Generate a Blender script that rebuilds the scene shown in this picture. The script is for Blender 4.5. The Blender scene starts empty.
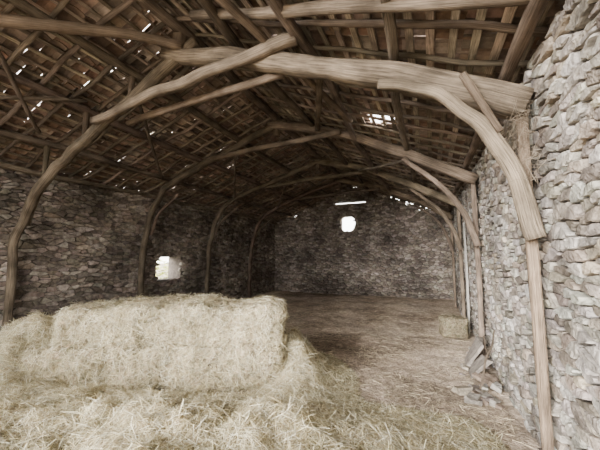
import bpy, math, random
import numpy as np
from mathutils import Vector, Matrix, noise
random.seed(7); rng=np.random.default_rng(7)
XR,XL,YB,YF=0.85,-6.85,13.0,-1.6
RX=-3.0; RZ=4.90; SL=0.39
def roofz(x): return RZ-SL*abs(x-RX)
sc=bpy.context.scene
def link(o):
    sc.collection.objects.link(o); return o
# ---------------- materials
def newmat(name):
    m=bpy.data.materials.new(name); m.use_nodes=True
    nt=m.node_tree; b=nt.nodes['Principled BSDF']; b.inputs['Roughness'].default_value=0.95
    b.inputs['Specular IOR Level'].default_value=0.12
    return m,nt,b
def attr_mat(name,ns=14,lo=0.6,hi=1.25,bump=0.5,bd=0.01,scale=(1,1,1),uv=False,fine=60,big=0.8,blo=.75,bhi=1.2):
    m,nt,b=newmat(name); N=nt.nodes; L=nt.links
    a=N.new('ShaderNodeAttribute'); a.attribute_name='Col'
    tc=N.new('ShaderNodeTexCoord'); mp=N.new('ShaderNodeMapping'); mp.inputs['Scale'].default_value=scale
    L.new(tc.outputs['UV' if uv else 'Object'],mp.inputs['Vector'])
    n1=N.new('ShaderNodeTexNoise'); n1.inputs['Scale'].default_value=ns; n1.inputs['Detail'].default_value=6; n1.inputs['Roughness'].default_value=.65
    L.new(mp.outputs[0],n1.inputs['Vector'])
    mr=N.new('ShaderNodeMapRange'); mr.inputs['From Min'].default_value=.3; mr.inputs['From Max'].default_value=.7
    mr.inputs['To Min'].default_value=lo; mr.inputs['To Max'].default_value=hi
    L.new(n1.outputs[0],mr.inputs['Value'])
    n2=N.new('ShaderNodeTexNoise'); n2.inputs['Scale'].default_value=big; n2.inputs['Detail'].default_value=5
    L.new(tc.outputs['Object'],n2.inputs['Vector'])
    mr2=N.new('ShaderNodeMapRange'); mr2.inputs['From Min'].default_value=.35; mr2.inputs['From Max'].default_value=.65
    mr2.inputs['To Min'].default_value=blo; mr2.inputs['To Max'].default_value=bhi
    L.new(n2.outputs[0],mr2.inputs['Value'])
    mu=N.new('ShaderNodeMath'); mu.operation='MULTIPLY'; L.new(mr.outputs[0],mu.inputs[0]); L.new(mr2.outputs[0],mu.inputs[1])
    vm=N.new('ShaderNodeVectorMath'); vm.operation='SCALE'; L.new(a.outputs['Color'],vm.inputs[0]); L.new(mu.outputs[0],vm.inputs['Scale'])
    L.new(vm.outputs[0],b.inputs['Base Color'])
    n3=N.new('ShaderNodeTexNoise'); n3.inputs['Scale'].default_value=fine; n3.inputs['Detail'].default_value=5
    L.new(mp.outputs[0],n3.inputs['Vector'])
    bp=N.new('ShaderNodeBump'); bp.inputs['Strength'].default_value=bump; bp.inputs['Distance'].default_value=bd
    L.new(n3.outputs[0],bp.inputs['Height']); L.new(bp.outputs[0],b.inputs['Normal'])
    return m
M_stone=attr_mat('rubble_stone',ns=11,lo=.45,hi=1.4,bump=.9,bd=.018,fine=40,big=1.1,blo=.58,bhi=1.3)
M_wood=attr_mat('old_timber',ns=3.5,lo=.35,hi=1.4,bump=1,bd=.02,scale=(.8,10,1),uv=True,fine=6,big=2.6,blo=.55,bhi=1.3)
M_tile=attr_mat('clay_tile',ns=10,bump=.4,fine=50)
M_straw=attr_mat('hay_straw',ns=4,lo=.8,hi=1.15,bump=0.1,fine=60,big=1.5,blo=.85,bhi=1.1)
M_haybody=attr_mat('hay_body',ns=30,lo=.35,hi=1.2,bump=1,bd=.03,fine=70,big=2)
M_floor=attr_mat('earth_straw_floor',ns=16,lo=.45,hi=1.4,bump=1,bd=.03,fine=35,big=1.3,blo=.6,bhi=1.25)
M_grass=attr_mat('meadow_grass',ns=6,lo=.6,hi=1.3,bump=.6,bd=.05,fine=20)

class MB:
    def __init__(s): s.v=[];s.f=[];s.c=[];s.uv=[];s.anyuv=False
    def add(s,vs,fs,col,uvs=None):
        o=len(s.v); s.v.extend(vs)
        for i,f in enumerate(fs):
            s.f.append(tuple(a+o for a in f)); s.c.append(col)
            if uvs is not None: s.uv.append(uvs[i]); s.anyuv=True
            else: s.uv.append([(0,0)]*len(f))
    def build(s,name,mat,smooth=False,parent=None):
        me=bpy.data.meshes.new(name); me.from_pydata([tuple(p) for p in s.v],[],s.f)
        ca=me.color_attributes.new('Col','FLOAT_COLOR','CORNER')
        buf=[]
        for f,c in zip(s.f,s.c): buf.extend([c[0],c[1],c[2],1.0]*len(f))
        ca.data.foreach_set('color',buf)
        if s.anyuv:
            u=me.uv_layers.new(name='UVMap'); b=[]
            for q in s.uv:
                for t in q: b.extend(t)
            u.data.foreach_set('uv',b)
        if smooth: me.polygons.foreach_set('use_smooth',[True]*len(me.polygons))
        me.materials.append(mat)
        o=bpy.data.objects.new(name,me); link(o)
        if parent: o.parent=parent
        return o
def box(mb,c,sx,sy,sz,col,R=None,jit=0):
    vs=[]
    for dz in(-1,1):
        for dy in(-1,1):
            for dx in(-1,1):
                p=Vector((dx*sx/2+random.uniform(-jit,jit),dy*sy/2+random.uniform(-jit,jit),dz*sz/2+random.uniform(-jit,jit)))
                if R is not None: p=R@p
                vs.append(Vector(c)+p)
    fs=[(0,2,3,1),(4,5,7,6),(0,1,5,4),(2,6,7,3),(0,4,6,2),(1,3,7,5)]
    k=random.uniform(0,50); uv=[[(k,0),(k,.2),(k+sy,.2),(k+sy,0)]]*6
    mb.add(vs,fs,col,uv)
def vary(c,a=.15):
    k=1+random.uniform(-a,a); return tuple(max(0,x*k*(1+random.uniform(-.04,.04))) for x in c)

# ---------------- timber
def catmull(P,n=6):
    P=[Vector(p) for p in P]
    if len(P)==2:
        return [P[0].lerp(P[1],i/8) for i in range(9)]
    out=[]
    Q=[2*P[0]-P[1]]+P+[2*P[-1]-P[-2]]
    for i in range(1,len(Q)-2):
        a,b,c,d=Q[i-1:i+3]
        for j in range(n):
            t=j/n
            out.append(.5*((2*b)+(c-a)*t+(2*a-5*b+4*c-d)*t*t+(-a+3*b-3*c+d)*t**3))
    out.append(P[-1]); return out
def timber(mb,P,w,h=None,w2=None,col=(.23,.18,.14),wob=.02,sides=12,sq=.5):
    h=h or w; w2=w2 or w
    pts=catmull(P,8); n=len(pts); seed=random.uniform(0,100)
    pts=[p+Vector((noise.noise(Vector((seed,i*.2,0))),noise.noise(Vector((seed,i*.2,9))),noise.noise(Vector((seed,i*.2,20)))))*wob for i,p in enumerate(pts)]
    vs=[];L=0;Ls=[]
    for i,p in enumerate(pts):
        t=(pts[min(i+1,n-1)]-pts[max(i-1,0)]).normalized()
        up=Vector((0,1,0)) if abs(t.y)<.8 else Vector((0,0,1))
        a=t.cross(up).normalized(); b=a.cross(t).normalized()
        k=1+(w2/w-1)*i/(n-1)
        if i: L+=(p-pts[i-1]).length
        Ls.append(L)
        k*=1+.08*noise.noise(Vector((seed,7,L*2.2)))
        for s in range(sides):
            th=2*math.pi*(s+.5)/sides
            c,d=math.cos(th),math.sin(th)
            e=2+6*sq
            r=1/((abs(c)**e+abs(d)**e)**(1/e))
            r*=1+.18*noise.noise(Vector((c*1.3+seed,d*1.3,L*1.0)))+.08*noise.noise(Vector((c*4+seed,d*4,L*5)))
            vs.append(p+a*(c*r*h/2*k)+b*(d*r*w/2*k))
    fs=[];uv=[]
    for i in range(n-1):
        for s in range(sides):
            s2=(s+1)%sides
            fs.append((i*sides+s,i*sides+s2,(i+1)*sides+s2,(i+1)*sides+s))
            uv.append([(Ls[i]+seed,s/sides),(Ls[i]+seed,(s+1)/sides),(Ls[i+1]+seed,(s+1)/sides),(Ls[i+1]+seed,s/sides)])
    fs.append(tuple(range(sides))[::-1]); uv.append([(0,0)]*sides)
    fs.append(tuple((n-1)*sides+s for s in range(sides))); uv.append([(0,0)]*sides)
    mb.add(vs,fs,col,uv)

# ---------------- stone walls
def clip(poly,nx,ny,d):
    out=[];m=len(poly)
    for i in range(m):
        p,q=poly[i],poly[(i+1)%m]
        a=p[0]*nx+p[1]*ny-d; b=q[0]*nx+q[1]*ny-d
        if a<=0: out.append(p)
        if (a<0 and b>0) or (a>0 and b<0):
            t=a/(a-b); out.append((p[0]+(q[0]-p[0])*t,p[1]+(q[1]-p[1])*t))
    return out
def stones(mb,U0,U1,Z0,topf,sw,sh,tomap,colf,holes=(),depth=.03,drop=.16,gap=.007):
    A=sw/sh*0.85
    seeds={}
    zmax=max(topf(U0+(U1-U0)*i/20) for i in range(21))
    for r in range(-1,int((zmax-Z0)/sh)+2):
        cnt=int((U1-U0)/sw)+3
        for c in range(-1,cnt):
            if random.random()<drop: continue
            u=U0+(c+.5*(r%2)+random.uniform(-.46,.46))*sw
            z=Z0+(r+.5+random.uniform(-.46,.46))*sh
            seeds[(r,c)]=(u,z*A)
    for (r,c),(u,z) in seeds.items():
        poly=[(u-1.6*sw,z-1.6*sh*A*1.2),(u+1.6*sw,z-1.6*sh*A*1.2),(u+1.6*sw,z+1.6*sh*A*1.2),(u-1.6*sw,z+1.6*sh*A*1.2)]
        g=gap*random.uniform(.5,1.9)
        for dr in(-3,-2,-1,0,1,2,3):
            for dc in(-2,-1,0,1,2):
                if dr==0 and dc==0: continue
                q=seeds.get((r+dr,c+dc))
                if not q: continue
                nx,ny=q[0]-u,q[1]-z; l=math.hypot(nx,ny)
                if l<1e-6: continue
                nx/=l;ny/=l
                poly=clip(poly,nx,ny,nx*u+ny*z+l/2-g)
                if len(poly)<3: break
            if len(poly)<3: break
        if len(poly)<3: continue
        poly=clip(poly,-1,0,-U0); 
        if len(poly)>=3: poly=clip(poly,1,0,U1)
        if len(poly)>=3: poly=clip(poly,0,-1,-Z0*A)
        if len(poly)<3: continue
        warp=lambda a,b:(a+.03*noise.noise(Vector((a*3,b*3,1))),b+.05*noise.noise(Vector((a*1.7,b*2,7))) if b>Z0+.1 else b)
        P=[warp(a,b/A) for a,b in poly]
        cu=sum(p[0] for p in P)/len(P); cz=sum(p[1] for p in P)/len(P)
        if cz+sh*.4>topf(cu): continue
        if any(a<cu<b and e<cz<f for a,b,e,f in holes): continue
        Q=[]
        for i in range(len(P)):
            p,q=P[i],P[(i+1)%len(P)]
            if math.hypot(q[0]-p[0],q[1]-p[1])<.012: continue
            Q.append((p[0]*.88+q[0]*.12,p[1]*.88+q[1]*.12)); 
            if math.hypot(q[0]-p[0],q[1]-p[1])>.06: Q.append((.5*(p[0]+q[0])+random.uniform(-.01,.01),.5*(p[1]+q[1])+random.uniform(-.008,.008)))
            Q.append((p[0]*.12+q[0]*.88,p[1]*.12+q[1]*.88))
        m=len(Q)
        if m<4: continue
        out=(random.uniform(.0,1)**.8)*depth; tu=random.uniform(-.08,.08); tz=random.uniform(-.16,.16)
        vs=[]
        for k,o in((1.0,-.04),(.985,out-.012),(.86,out),):
            for a,b in Q:
                a2=cu+(a-cu)*k; b2=cz+(b-cz)*k
                vs.append(tomap(a2,b2,o+(0 if o<0 and k==1 else tu*(a2-cu)+tz*(b2-cz)+random.uniform(-.004,.004))))
        vs.append(tomap(cu,cz,out+random.uniform(-.003,.005)))
        fs=[]
        for i in range(m):
            j=(i+1)%m
            fs+=[(i,j,m+j,m+i),(m+i,m+j,2*m+j,2*m+i),(2*m+i,2*m+j,3*m)]
        mb.add(vs,fs,colf(cu,cz))
def pick(cols,a=.22):
    return vary(random.choice(cols),a)
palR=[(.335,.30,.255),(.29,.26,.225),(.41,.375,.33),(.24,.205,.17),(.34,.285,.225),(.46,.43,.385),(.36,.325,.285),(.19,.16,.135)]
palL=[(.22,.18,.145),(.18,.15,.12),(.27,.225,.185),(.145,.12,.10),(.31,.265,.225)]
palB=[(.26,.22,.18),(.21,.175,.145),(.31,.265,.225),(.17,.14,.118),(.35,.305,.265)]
def lerpc(a,b,t): return tuple(x+(y-x)*t for x,y in zip(a,b))
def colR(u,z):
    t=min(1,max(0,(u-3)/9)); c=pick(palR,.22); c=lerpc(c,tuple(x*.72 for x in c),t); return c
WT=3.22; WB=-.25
mb=MB()
box(mb,(XR+.27,(YF+YB)/2,(WT+WB)/2),.5,YB-YF,WT-WB,(.10,.085,.07))
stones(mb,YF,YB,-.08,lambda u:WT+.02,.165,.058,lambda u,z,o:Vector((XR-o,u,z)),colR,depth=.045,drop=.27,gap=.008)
mb.build('wall_right',M_stone)
mb=MB(); wy0,wy1,wz0,wz1=6.1,7.0,0.98,1.62
bc=(.10,.085,.072)
def wl(y0,y1,z0,z1): box(mb,(XL-.28,(y0+y1)/2,(z0+z1)/2),.5,y1-y0,z1-z0,bc)
wl(YF,wy0,WB,WT); wl(wy1,YB,WB,WT); wl(wy0,wy1,WB,wz0); wl(wy0,wy1,wz1,WT)
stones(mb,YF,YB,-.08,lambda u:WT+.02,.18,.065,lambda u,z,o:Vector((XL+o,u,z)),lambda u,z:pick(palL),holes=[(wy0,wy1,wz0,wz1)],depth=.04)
mb.build('wall_left',M_stone)
mb=MB(); hx,hz,hr=-3.24,3.07,.36
def wb(x0,x1,z0,z1): box(mb,((x0+x1)/2,YB+.28,(z0+z1)/2),x1-x0,.5,z1-z0,(.12,.10,.085))
wb(XL-.5,hx-hr,WB,3.2); wb(hx+hr,XR+.5,WB,3.2); wb(hx-hr,hx+hr,WB,hz-hr); wb(XL-.5,XR+.5,hz+hr,3.5)
wb(XL-.5,hx-hr,3.19,hz+hr+.01); wb(hx+hr,XR+.5,3.19,hz+hr+.01)
wb(-5.7,-.3,3.5,3.75); wb(-5.2,-.8,3.75,3.98)
for (x0,x1,z0,z1) in((-4.9,-3.9,3.97,4.10),(-2.4,-1.2,3.97,4.10),(-4.6,-1.4,4.10,4.3),(-4.3,-1.7,4.3,4.5),(-4.0,-2.0,4.5,4.68)): wb(x0,x1,z0,z1)
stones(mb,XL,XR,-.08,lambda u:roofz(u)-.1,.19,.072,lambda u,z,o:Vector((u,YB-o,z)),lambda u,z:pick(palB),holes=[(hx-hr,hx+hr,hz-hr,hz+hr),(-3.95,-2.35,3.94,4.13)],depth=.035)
for i in range(24):
    th=i*math.pi/12
    box(mb,(hx+math.cos(th)*.42,YB+.1,hz+math.sin(th)*.42),.11,.3,.13,pick(palB),Matrix.Rotation(-th,3,'Y'),.012)
for a,b in((-1,-1),(-1,1),(1,-1),(1,1)):
    box(mb,(hx+a*.36,YB+.12,hz+b*.36),.17,.26,.17,pick(palB),Matrix.Rotation(.785,3,'Y'),.012)
mb.build('wall_back',M_stone)
mb=MB()
box(mb,(-6.1,YF-.25,1.5),1.5,.5,3.4,(.2,.17,.15))  # unseen front wall section behind the camera, added to darken the left wall
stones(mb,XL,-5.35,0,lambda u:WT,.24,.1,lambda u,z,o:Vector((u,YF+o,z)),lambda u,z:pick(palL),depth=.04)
mb.build('wall_front_blocker',M_stone)

# ---------------- trusses
WC=(.215,.165,.12)
def truss(y,idx):
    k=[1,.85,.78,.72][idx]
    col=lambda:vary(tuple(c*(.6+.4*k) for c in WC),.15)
    mb=MB(); j=lambda a=.05:random.uniform(-a,a) if idx else 0
    dyl=[0,-.25,-.5,-.5][idx]
    V=lambda x,z,dy=0:Vector((x,y+dy,z))
    L=[(-2.75,4.46),(-4.1,3.84),(-5.1,3.37),(-5.6,3.10),(-6.2,2.62),(-6.58,2.05),(-6.66,1.2),(-6.67,-.02)]
    if idx: L=[(-2.75,4.6),(-4.38,4.05),(-5.4,3.62),(-6.05,3.28),(-6.42,2.75),(-6.6,2.0),(-6.66,1.0),(-6.67,-.02)]
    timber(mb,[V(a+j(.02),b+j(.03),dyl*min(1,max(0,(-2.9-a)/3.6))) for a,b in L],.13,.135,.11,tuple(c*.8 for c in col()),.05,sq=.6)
    R=[(-3.25,4.44),(-2.1,4.06),(-1.22,3.74),(-.18,3.34),(.79,2.88)] if idx==0 else [(-3.2,4.56),(-1.76,4.2),(-.4,3.6),(.79,2.93)]
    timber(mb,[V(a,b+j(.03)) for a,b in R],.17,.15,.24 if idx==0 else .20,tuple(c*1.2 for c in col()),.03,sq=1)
    if idx==0:
        timber(mb,[V(-4.5,3.64,-.14),V(-3.3,3.77,-.16),V(-2.3,3.88,-.15),V(-1.2,3.95,-.14)],.09,.095,.12,tuple(c*1.15 for c in col()),.04,sq=.6)
        timber(mb,[V(-4.15,3.66,.15),V(-3.1,3.75,.17),V(-1.5,3.82,.15)],.07,.08,.08,col(),.03)
    else:
        zz=3.97+j(.05)
        timber(mb,[V(-4.8,zz-.05,-.14),V(-3.1,zz+.02,-.16),V(-1.5,zz+.08,-.14)],.08,.09,.09,col(),.03,sq=.6)
    if idx==0: B=[(-.36,3.26),(-.05,3.15),(.25,2.94),(.50,2.63),(.66,2.22),(.75,1.78)]
    else: B=[(-.35,3.42),(.30,2.82+j()),(.60,2.3),(.74,1.8)]
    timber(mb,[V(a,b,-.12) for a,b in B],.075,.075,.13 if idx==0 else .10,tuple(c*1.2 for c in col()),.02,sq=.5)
    if idx==0: timber(mb,[V(.32,3.14,-.2),V(.56,2.62,-.18)],.055,.055,.05,col(),.01)
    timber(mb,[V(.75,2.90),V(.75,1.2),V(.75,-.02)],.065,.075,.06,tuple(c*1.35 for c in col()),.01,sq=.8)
    timber(mb,[V(-6.58,2.2,dyl+.15),V(-6.3,2.75,dyl+.15),V(-5.75,3.2,dyl*.8+.15)],.07,.07,.06,col(),.02)
    for px in(-3.9,-4.9,-5.9):
        zc=np.interp(px,[a for a,b in L][::-1],[b for a,b in L][::-1]); zr=roofz(px)-.2
        if zr-zc>.1: timber(mb,[V(px,zc,dyl*min(1,(-2.9-px)/3.6)),V(px,zr,dyl*min(1,(-2.9-px)/3.6))],.07,.07,.07,tuple(c*.7 for c in col()),.01)
    timber(mb,[V(-3,4.3),V(-3,4.68)],.13,.15,.12,col(),.01)
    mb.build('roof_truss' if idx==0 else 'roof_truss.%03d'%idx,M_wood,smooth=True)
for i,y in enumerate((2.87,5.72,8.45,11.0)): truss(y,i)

# ---------------- roof (ceiling)
roof=bpy.data.objects.new('ceiling',None); link(roof)
WD=(.185,.145,.11)
mb=MB()
for x in(-2.1,-1.2,-.25,.7,-3.9,-4.9,-5.9,-6.75):
    z=roofz(x)-.21
    P=[Vector((x+random.uniform(-.06,.06),y,z+random.uniform(-.03,.02))) for y in np.linspace(YF-.3,YB,9)]
    timber(mb,P,.095,.10,.085,vary(WD,.2),.04)
timber(mb,[Vector((RX+random.uniform(-.04,.04),y,RZ-.2)) for y in np.linspace(YF-.3,YB,8)],.12,.13,.11,vary(WD),.04)
mb.build('purlins',M_wood,True,roof)
mb=MB()
y=YF-.2
while y<YB:
    for s in(-1,1):
        dy=random.uniform(-.09,.09); w=random.uniform(.045,.065)
        P=[Vector((RX+s*t*3.88,y+dy*(t-.5)*2+random.uniform(-.02,.02),roofz(RX+s*t*3.88)-.10)) for t in(0.0,.25,.5,.75,1.0)]
        timber(mb,P,w,w*.9,w*random.uniform(.8,1.1),vary((.23,.18,.135) if s<0 else (.26,.205,.155),.3),.04,sides=7,sq=.3)
    y+=random.uniform(.33,.40)
timber(mb,[Vector((-2.9,2.8,4.42)),Vector((-3.5,2.2,4.37)),Vector((-4.3,1.3,4.10))],.09,.10,.10,vary(WC),.03)
timber(mb,[Vector((-2.5,2.55,4.50)),Vector((-1.0,2.35,3.92)),Vector((.75,2.15,3.26))],.08,.085,.09,(.26,.205,.155),.03)
timber(mb,[Vector((-1.0,2.9,3.72)),Vector((-1.5,4.3,4.0)),Vector((-2.0,5.6,4.24))],.08,.09,.08,vary(WD),.03)
timber(mb,[Vector((-1.9,1.5,4.16)),Vector((-1.5,2.9,4.0)),Vector((-1.1,4.8,3.9))],.075,.08,.065,vary(WC),.03)
for (a,b) in(((-4.0,3.0,4.2),(-5.8,5.2,3.5)),((-4.2,5.9,4.1),(-5.8,8.1,3.5)),((-5.9,.8,3.5),(-4.6,2.7,3.95)),((-4.1,8.6,4.1),(-5.6,10.8,3.55)),((-.3,6,3.5),(-1.7,8.2,4.05)),((-4.0,1.2,4.2),(-5.6,2.6,3.6))):
    timber(mb,[Vector(a),(Vector(a)+Vector(b))/2+Vector((0,0,-.03)),Vector(b)],.06,.07,.05,vary(WD,.2),.04,sides=8)
mb.build('rafters',M_wood,True,roof)
ang=math.atan(SL)
mb=MB()
for s in(-1,1):
    R=Matrix.Rotation(s*ang,3,'Y')
    d=.1
    while d<4.25:
        x=RX+s*d*math.cos(ang)
        y=YF-.3
        while y<YB+.1:
            l=random.uniform(1.5,3); l=min(l,YB+.25-y)
            Rz=Matrix.Rotation(random.uniform(-.01,.01),3,'Z')
            box(mb,(x+random.uniform(-.012,.012),y+l/2,roofz(x)-.055),random.uniform(.055,.08) if s>0 else random.uniform(.035,.055),l,.022,vary((.42,.34,.26) if s>0 else (.38,.30,.23),.35),R@Rz,.004)
            y+=l+.01
        d+=.19
mb.build('battens',M_wood,False,roof)
mb=MB()
tp=[(.22,.145,.105),(.26,.18,.135),(.19,.14,.11),(.30,.22,.17),(.16,.125,.10),(.36,.29,.24)]
for s in(-1,1):
    d=.0; row=0
    while d<4.45:
        y=YF-.4+(row%2)*.1
        while y<YB+.6:
            w=random.uniform(.17,.21)
            x=RX+s*(d+.15)*math.cos(ang)
            miss=random.random()<(.0012 if s<0 else .0005) or (s>0 and abs(x+.65)<.20 and abs(y+w/2-5.0)<.2)
            if not miss:
                R=Matrix.Rotation(s*(ang-.06)+random.uniform(-.04,.04),3,'Y')@Matrix.Rotation(random.uniform(-.05,.05),3,'X')@Matrix.Rotation(random.uniform(-.06,.06),3,'Z')
                n=5; vs=[]; L_=.35; rise=.035
                for top in(0,1):
                    for e in(-1,1):
                        for i in range(n):
                            t=i/(n-1)*2-1
                            vs.append(Vector((x,y+w/2,roofz(x)+.0))+R@Vector((e*L_/2,t*w/2,rise*(1-t*t)+top*.014-.02)))
                fs=[]
                for i in range(n-1):
                    fs+=[(i,i+1,n+i+1,n+i),(2*n+i,3*n+i,3*n+i+1,2*n+i+1),(i,2*n+i,2*n+i+1,i+1),(n+i,n+i+1,3*n+i+1,3*n+i)]
                fs+=[(0,n,3*n,2*n),(n-1,3*n-1,4*n-1,2*n-1)]
                mb.add(vs,fs,vary(random.choice(tp),.3))
            y+=w+(.002 if random.random()>(.13 if s<0 else .03) else random.uniform(.006,.018))
        d+=.28; row+=1
y=YF-.4
while y<YB+.5:
    vs=[]
    for top in(0,1):
        for e in(0,1):
            for i in range(7):
                th=math.pi*(.1+.8*i/6); r=.17+.015*top
                vs.append(Vector((RX+math.cos(th)*r,y+e*.42,RZ-.05+math.sin(th)*r*.8)))
    fs=[]
    for i in range(6): fs+=[(i,i+1,8+i,7+i),(14+i,21+i,22+i,15+i)]
    mb.add(vs,fs,vary(random.choice(tp),.2)); y+=.4
mb.build('roof_tiles',M_tile,False,roof)

# ---------------- floor & outside ground
def grid(name,x0,x1,y0,y1,st,hf,colf,mat,drop=None):
    nx=int((x1-x0)/st)+1; ny=int((y1-y0)/st)+1
    mb=MB(); vs=[]
    for i in range(nx):
        for j in range(ny):
            x=x0+(x1-x0)*i/(nx-1); y=y0+(y1-y0)*j/(ny-1); vs.append((x,y,hf(x,y)))
    mb.v=vs
    for i in range(nx-1):
        for j in range(ny-1):
            a=i*ny+j; q=(a,a+ny,a+ny+1,a+1)
            if drop and all(drop(vs[k][0],vs[k][1]) for k in q): continue
            mb.f.append(q); mb.c.append(colf(vs[a][0],vs[a][1])); mb.uv.append([(0,0)]*4)
    used=sorted({k for f in mb.f for k in f}); mp={k:i for i,k in enumerate(used)}
    mb.v=[mb.v[k] for k in used]; mb.f=[tuple(mp[k] for k in f) for f in mb.f]
    return mb.build(name,mat,True)
def fh(x,y):
    return .04*noise.noise(Vector((x*.9,y*.9,0)))+.04*noise.noise(Vector((x*3,y*3,3)))+.02*noise.noise(Vector((x*8,y*8,3)))-.02
def fcol(x,y):
    t=noise.noise(Vector((x*.8,y*.5,5)))*.9+.5
    return lerpc((.36,.275,.205),(.58,.475,.375),min(1,max(0,t)))
grid('floor',XL-.1,XR+.1,YF-1,YB+.1,.06,fh,fcol,M_floor)
mb=MB(); box(mb,(0,0,-.25),120,120,.2,(.31,.27,.20)); mb.build('meadow_ground',M_grass)

def ss(a,b,x):
    t=min(1,max(0,(x-a)/(b-a))); return t*t*(3-2*t)
def hayh(x,y):
    r=.92*x+.39*y; d=-.39*x+.92*y
    h=.32*(1-ss(2.2,3.95,d))*(1-ss(-.2,1.45,r))
    h+=.17*(1-ss(2.5,3.7,d))*(1-ss(1.0,2.3,r))
    h+=.52*math.exp(-((r+.12)/.30)**2-((d-4.35)/.6)**2)
    h+=.16*math.exp(-((r-.2)/.4)**2-((d-4.3)/.8)**2)
    h+=.80*math.exp(-((r+3.65)/.7)**2-((d-4.25)/.7)**2)
    h+=.12*math.exp(-((r+2.2)/1.5)**2-((d-3.4)/.35)**2)
    h*=1+.25*noise.noise(Vector((x*2,y*2,1)))+.16*noise.noise(Vector((x*6,y*6,1)))
    h*=1-ss(.35,.72,x)
    return h-.03
straw=[(.74,.66,.42),(.82,.75,.53),(.60,.51,.31),(.86,.80,.62),(.42,.34,.20)]
loose=grid('loose_hay_pile',-6.5,.74,.4,6.0,.05,hayh,lambda x,y:vary((.50,.42,.26),.25),M_haybody,drop=lambda x,y:hayh(x,y)<-.005)

def strands(name,pts,nrm,lmin,lmax,wid,cols,lift=.25,parent=None,colk=1.0,bend=.07):
    n=len(pts); P=np.array(pts); Nn=np.array(nrm)
    rd=rng.normal(size=(n,3)); rd-= (rd*Nn).sum(1)[:,None]*Nn*(1-lift)
    rd/=np.linalg.norm(rd,axis=1)[:,None]+1e-9
    L=rng.uniform(lmin,lmax,n)[:,None]; sd=np.cross(rd,Nn+rng.normal(size=(n,3))*.4); sd/=np.linalg.norm(sd,axis=1)[:,None]+1e-9
    w=wid*rng.uniform(.6,1.3,n)[:,None]
    bendv=rng.normal(size=(n,3))*bend*L
    c=P+Nn*rng.uniform(.0,.02,n)[:,None]
    a=c-rd*L/2; b=c+rd*L/2; m=c+bendv*.5+Nn*.004
    V=np.stack([a-sd*w/2,a+sd*w/2,m-sd*w/2,m+sd*w/2,b-sd*w/2,b+sd*w/2],1).reshape(-1,3)
    V[:,0]=np.clip(V[:,0],-6.78,.79); V[:,2]=np.maximum(V[:,2],.002)
    idx=np.arange(n)[:,None]*6
    F=np.concatenate([idx+np.array([[0,1,3,2]]),idx+np.array([[2,3,5,4]])],1).reshape(-1)
    me=bpy.data.meshes.new(name); me.vertices.add(len(V)); me.vertices.foreach_set('co',V.reshape(-1))
    me.loops.add(len(F)); me.loops.foreach_set('vertex_index',F)
    nf=len(F)//4; me.polygons.add(nf); me.polygons.foreach_set('loop_start',np.arange(nf)*4)
    try: me.polygons.foreach_set('loop_total',np.full(nf,4))
    except Exception: pass
    me.update(calc_edges=True)
    ca=me.color_attributes.new('Col','FLOAT_COLOR','CORNER')
    C=np.array(cols)[rng.integers(0,len(cols),n)]*rng.uniform(.6,1.15,n)[:,None]*colk
    C=np.concatenate([C,np.ones((n,1))],1); ca.data.foreach_set('color',np.repeat(C,8,axis=0).reshape(-1))
    me.materials.append(M_straw)
    o=bpy.data.objects.new(name,me); link(o)
    if parent: o.parent=parent
    return o
pts=[];nr=[]
while len(pts)<100000:
    x=random.uniform(-6.5,.72); y=random.uniform(.5,5.9)
    h=hayh(x,y)
    if h<0.0: continue
    e=.05; nx=-(hayh(x+e,y)-h)/e; ny=-(hayh(x,y+e)-h)/e
    v=Vector((nx,ny,1)).normalized(); pts.append((x,y,h)); nr.append(tuple(v))
strands('hay_strands',pts,nr,.06,.22,.0028,straw,.2,loose)

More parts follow.
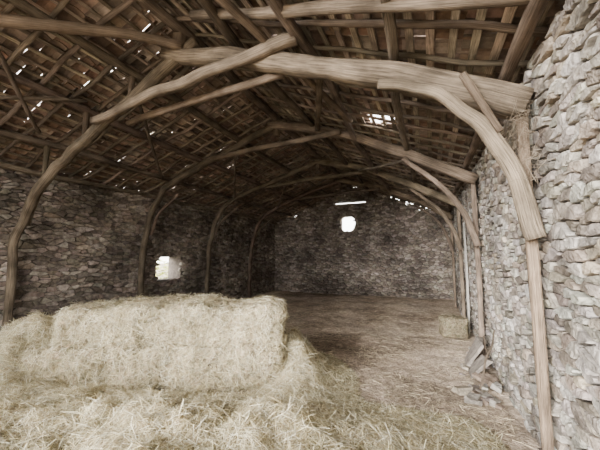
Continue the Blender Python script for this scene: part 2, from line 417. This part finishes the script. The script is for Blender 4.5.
# ---------------- hay bales
def rd2w(r,d): return (.92*r-.39*d, .39*r+.92*d)
def bale(name,cr,cd,z0,lx,ly,lz,rot=0,n=3500,k=1.0,seed=0,rr=.1,amp=1,sl=(.04,.15)):
    emp=MB(); 
    cx,cy=rd2w(cr,cd); yaw=math.radians(23)+rot
    Rm=Matrix.Rotation(yaw,3,'Z'); nx,ny,nz=int(lx/.045),int(ly/.06),int(lz/.04)
    idx={};vs=[];pn=[]
    def vid(i,j,l):
        if (i,j,l) in idx: return idx[(i,j,l)]
        p=Vector((i/nx-.5,j/ny-.5,l/nz-.5)); q=Vector((p.x*lx,p.y*ly,p.z*lz))
        c=Vector((max(-lx/2+rr,min(lx/2-rr,q.x)),max(-ly/2+rr,min(ly/2-rr,q.y)),max(-lz/2+rr,min(lz/2-rr,q.z))))
        dd=q-c; nrm=dd.normalized() if dd.length>1e-6 else Vector((0,0,1)); q=c+nrm*rr
        W=Rm@q+Vector((cx,cy,z0+lz/2))
        dsp=amp*(.08*noise.noise(W*2.2)+.06*noise.noise(W*5)+.04*noise.noise(W*13))
        dsp+=.010*math.sin(q.x*45+seed+2*noise.noise(q*3))
        for gy in(-.22,.22):
            dsp-=.02*math.exp(-((q.y/ly-gy)/.03)**2)*(abs(nrm.z)>.5)
        w=W+(Rm@nrm)*dsp; w.z=max(w.z,.0); w.x=min(w.x,.79)
        idx[(i,j,l)]=len(vs); vs.append(w); pn.append(Rm@nrm); return idx[(i,j,l)]
    fs=[]
    for i in range(nx):
        for j in range(ny):
            fs.append((vid(i,j,0),vid(i,j+1,0),vid(i+1,j+1,0),vid(i+1,j,0))); fs.append((vid(i,j,nz),vid(i+1,j,nz),vid(i+1,j+1,nz),vid(i,j+1,nz)))
    for i in range(nx):
        for l in range(nz):
            fs.append((vid(i,0,l),vid(i+1,0,l),vid(i+1,0,l+1),vid(i,0,l+1))); fs.append((vid(i,ny,l),vid(i,ny,l+1),vid(i+1,ny,l+1),vid(i+1,ny,l)))
    for j in range(ny):
        for l in range(nz):
            fs.append((vid(0,j,l),vid(0,j,l+1),vid(0,j+1,l+1),vid(0,j+1,l))); fs.append((vid(nx,j,l),vid(nx,j+1,l),vid(nx,j+1,l+1),vid(nx,j,l+1)))
    for f in fs: emp.f.append(f); emp.c.append(vary(tuple(c*k for c in (.45,.375,.24)),.35)); emp.uv.append([(0,0)]*4)
    emp.v=vs
    o=emp.build(name,M_haybody,True)
    P=[];Nn=[]
    for _ in range(n):
        t=random.randrange(len(vs)); P.append(tuple(vs[t]+Vector((random.uniform(-.03,.03),random.uniform(-.03,.03),random.uniform(-.03,.03))))); Nn.append(tuple(pn[t]))
    P=[(a,b,max(c,.02)) for a,b,c in P]
    strands('bale_strands',P,Nn,sl[0],sl[1],.0028,straw,.16,o,k)
specs=[(-.80,4.27,0,1.2,.93,.53),(-1.88,4.29,0,1.2,.93,.53),(-2.90,4.24,0,1.1,.93,.50),
       (-.80,4.34,.47,1.15,.85,.52),(-1.82,4.35,.47,1.15,.85,.53),(-2.72,4.34,.44,.9,.8,.51)]
for i,sp in enumerate(specs):
    bale('hay_bale' if i==0 else 'hay_bale.%03d'%i,*sp,rot=random.uniform(-.02,.02),n=10000,seed=i*3.1,rr=.10)
bale('hay_bale.006',3.18,6.4,0,.48,.38,.40,rot=-.2,n=900,k=.55,seed=50,rr=.05,amp=.35,sl=(.03,.08))

# ---------------- straw litter on floor
pts=[];nr=[]
while len(pts)<26000:
    x=random.uniform(-6.5,.7); y=random.uniform(1,12.8)
    if random.random()>(1.15-y/13): continue
    if hayh(x,y)>.0: continue
    if noise.noise(Vector((x*1.2,y*1.2,9)))<random.uniform(-.5,.3): continue
    r=.92*x+.39*y; d=-.39*x+.92*y
    if -3.6<r<0 and 3.6<d<5: continue
    pts.append((x,y,max(0,fh(x,y))+.003)); nr.append((0,0,1))
strands('straw_litter',pts,nr,.04,.16,.004,[(.6,.49,.34),(.74,.64,.45),(.40,.31,.22),(.20,.155,.115)],.06)

# ---------------- debris by the right wall
mb=MB()
for i in range(34):
    s=random.uniform(.05,.15)
    box(mb,(random.choice((random.gauss(.6,.07),random.gauss(.5,.12))),random.uniform(3.9,6.1),.03+random.uniform(0,.05)),s,s*1.3,s*.4,pick(palR,.3) if i%3 else (.26,.2,.155),Matrix.Rotation(random.uniform(-.3,.3),3,'X')@Matrix.Rotation(random.uniform(-.3,.3),3,'Y')@Matrix.Rotation(random.uniform(0,3),3,'Z'),s*.16)
mb.v=[Vector((min(v[0],.77),v[1],max(v[2],-.01))) for v in mb.v]
mb.build('stone_rubble_pile',M_stone)
mb=MB()
for (yy,zz,h,w,a) in((5.35,.20,.42,.42,.55),(4.95,.14,.34,.36,.8)):
    box(mb,(.58,yy,zz),.045,w,h,(.20,.175,.15),Matrix.Rotation(a,3,'Y')@Matrix.Rotation(random.uniform(-.2,.2),3,'X'),.03)
mb.build('stone_slab',M_stone)
mb=MB(); timber(mb,[Vector((.5,4.35,0)),Vector((.64,4.5,.4)),Vector((.76,4.6,.72))],.03,.03,.015,(.2,.155,.115),.03)
timber(mb,[Vector((.64,4.5,.4)),Vector((.62,4.7,.6))],.02,.02,.01,(.2,.155,.115),.02)
mb.build('dry_branch',M_wood,True)
mb=MB(); timber(mb,[Vector((.74,7.5,0)),Vector((.77,7.6,1.2)),Vector((.78,7.7,2.4))],.13,.04,.12,(.50,.47,.42),.005,sq=1); mb.build('wooden_plank',M_wood)
pts=[];nr=[]
for i in range(420):
    t=random.random()
    pts.append((.72+random.gauss(0,.03),2.80+random.gauss(0,.2)*(1.3-t),2.2+.65*t)); nr.append((-1,0,0))
strands('straw_nest',pts,nr,.05,.2,.0025,[(.22,.175,.13),(.34,.28,.21)],.5,bend=.25)

mb=MB()
for i in range(2600):
    c=Vector((-9.6+random.gauss(0,.5),random.uniform(3,13),random.uniform(-.1,1.5)))
    s=random.uniform(.06,.14); R=Matrix.Rotation(random.uniform(0,6),3,'Z')@Matrix.Rotation(random.uniform(-1,1),3,'X')
    mb.add([c+R@Vector(p) for p in((-s,0,0),(0,-s*.5,0),(s,0,.02),(0,s*.5,0))],[(0,1,2,3)],vary((.50,.52,.15),.4))
mb.build('hedge',M_grass)

# ---------------- light
w=bpy.data.worlds.new('sky'); sc.world=w; w.use_nodes=True
bg=w.node_tree.nodes['Background']; bg.inputs[0].default_value=(1,.98,.95,1); bg.inputs[1].default_value=7
sd=bpy.data.lights.new('sun','SUN'); sd.energy=10; sd.angle=math.radians(32); sd.color=(1,.97,.93)
so=bpy.data.objects.new('sun',sd); link(so)
so.rotation_euler=Vector((.36,.9,-.20)).to_track_quat('-Z','Y').to_euler()
so.location=(-3,-6,4)
cd=bpy.data.cameras.new('camera'); cd.lens=18; cd.sensor_width=36; cd.clip_start=.05
co=bpy.data.objects.new('camera',cd); link(co)
co.location=(0,0,1.65); co.rotation_euler=(math.radians(95.9),0,math.radians(23))
sc.camera=co
sc.view_settings.view_transform='AgX'
sc.view_settings.exposure=0.72
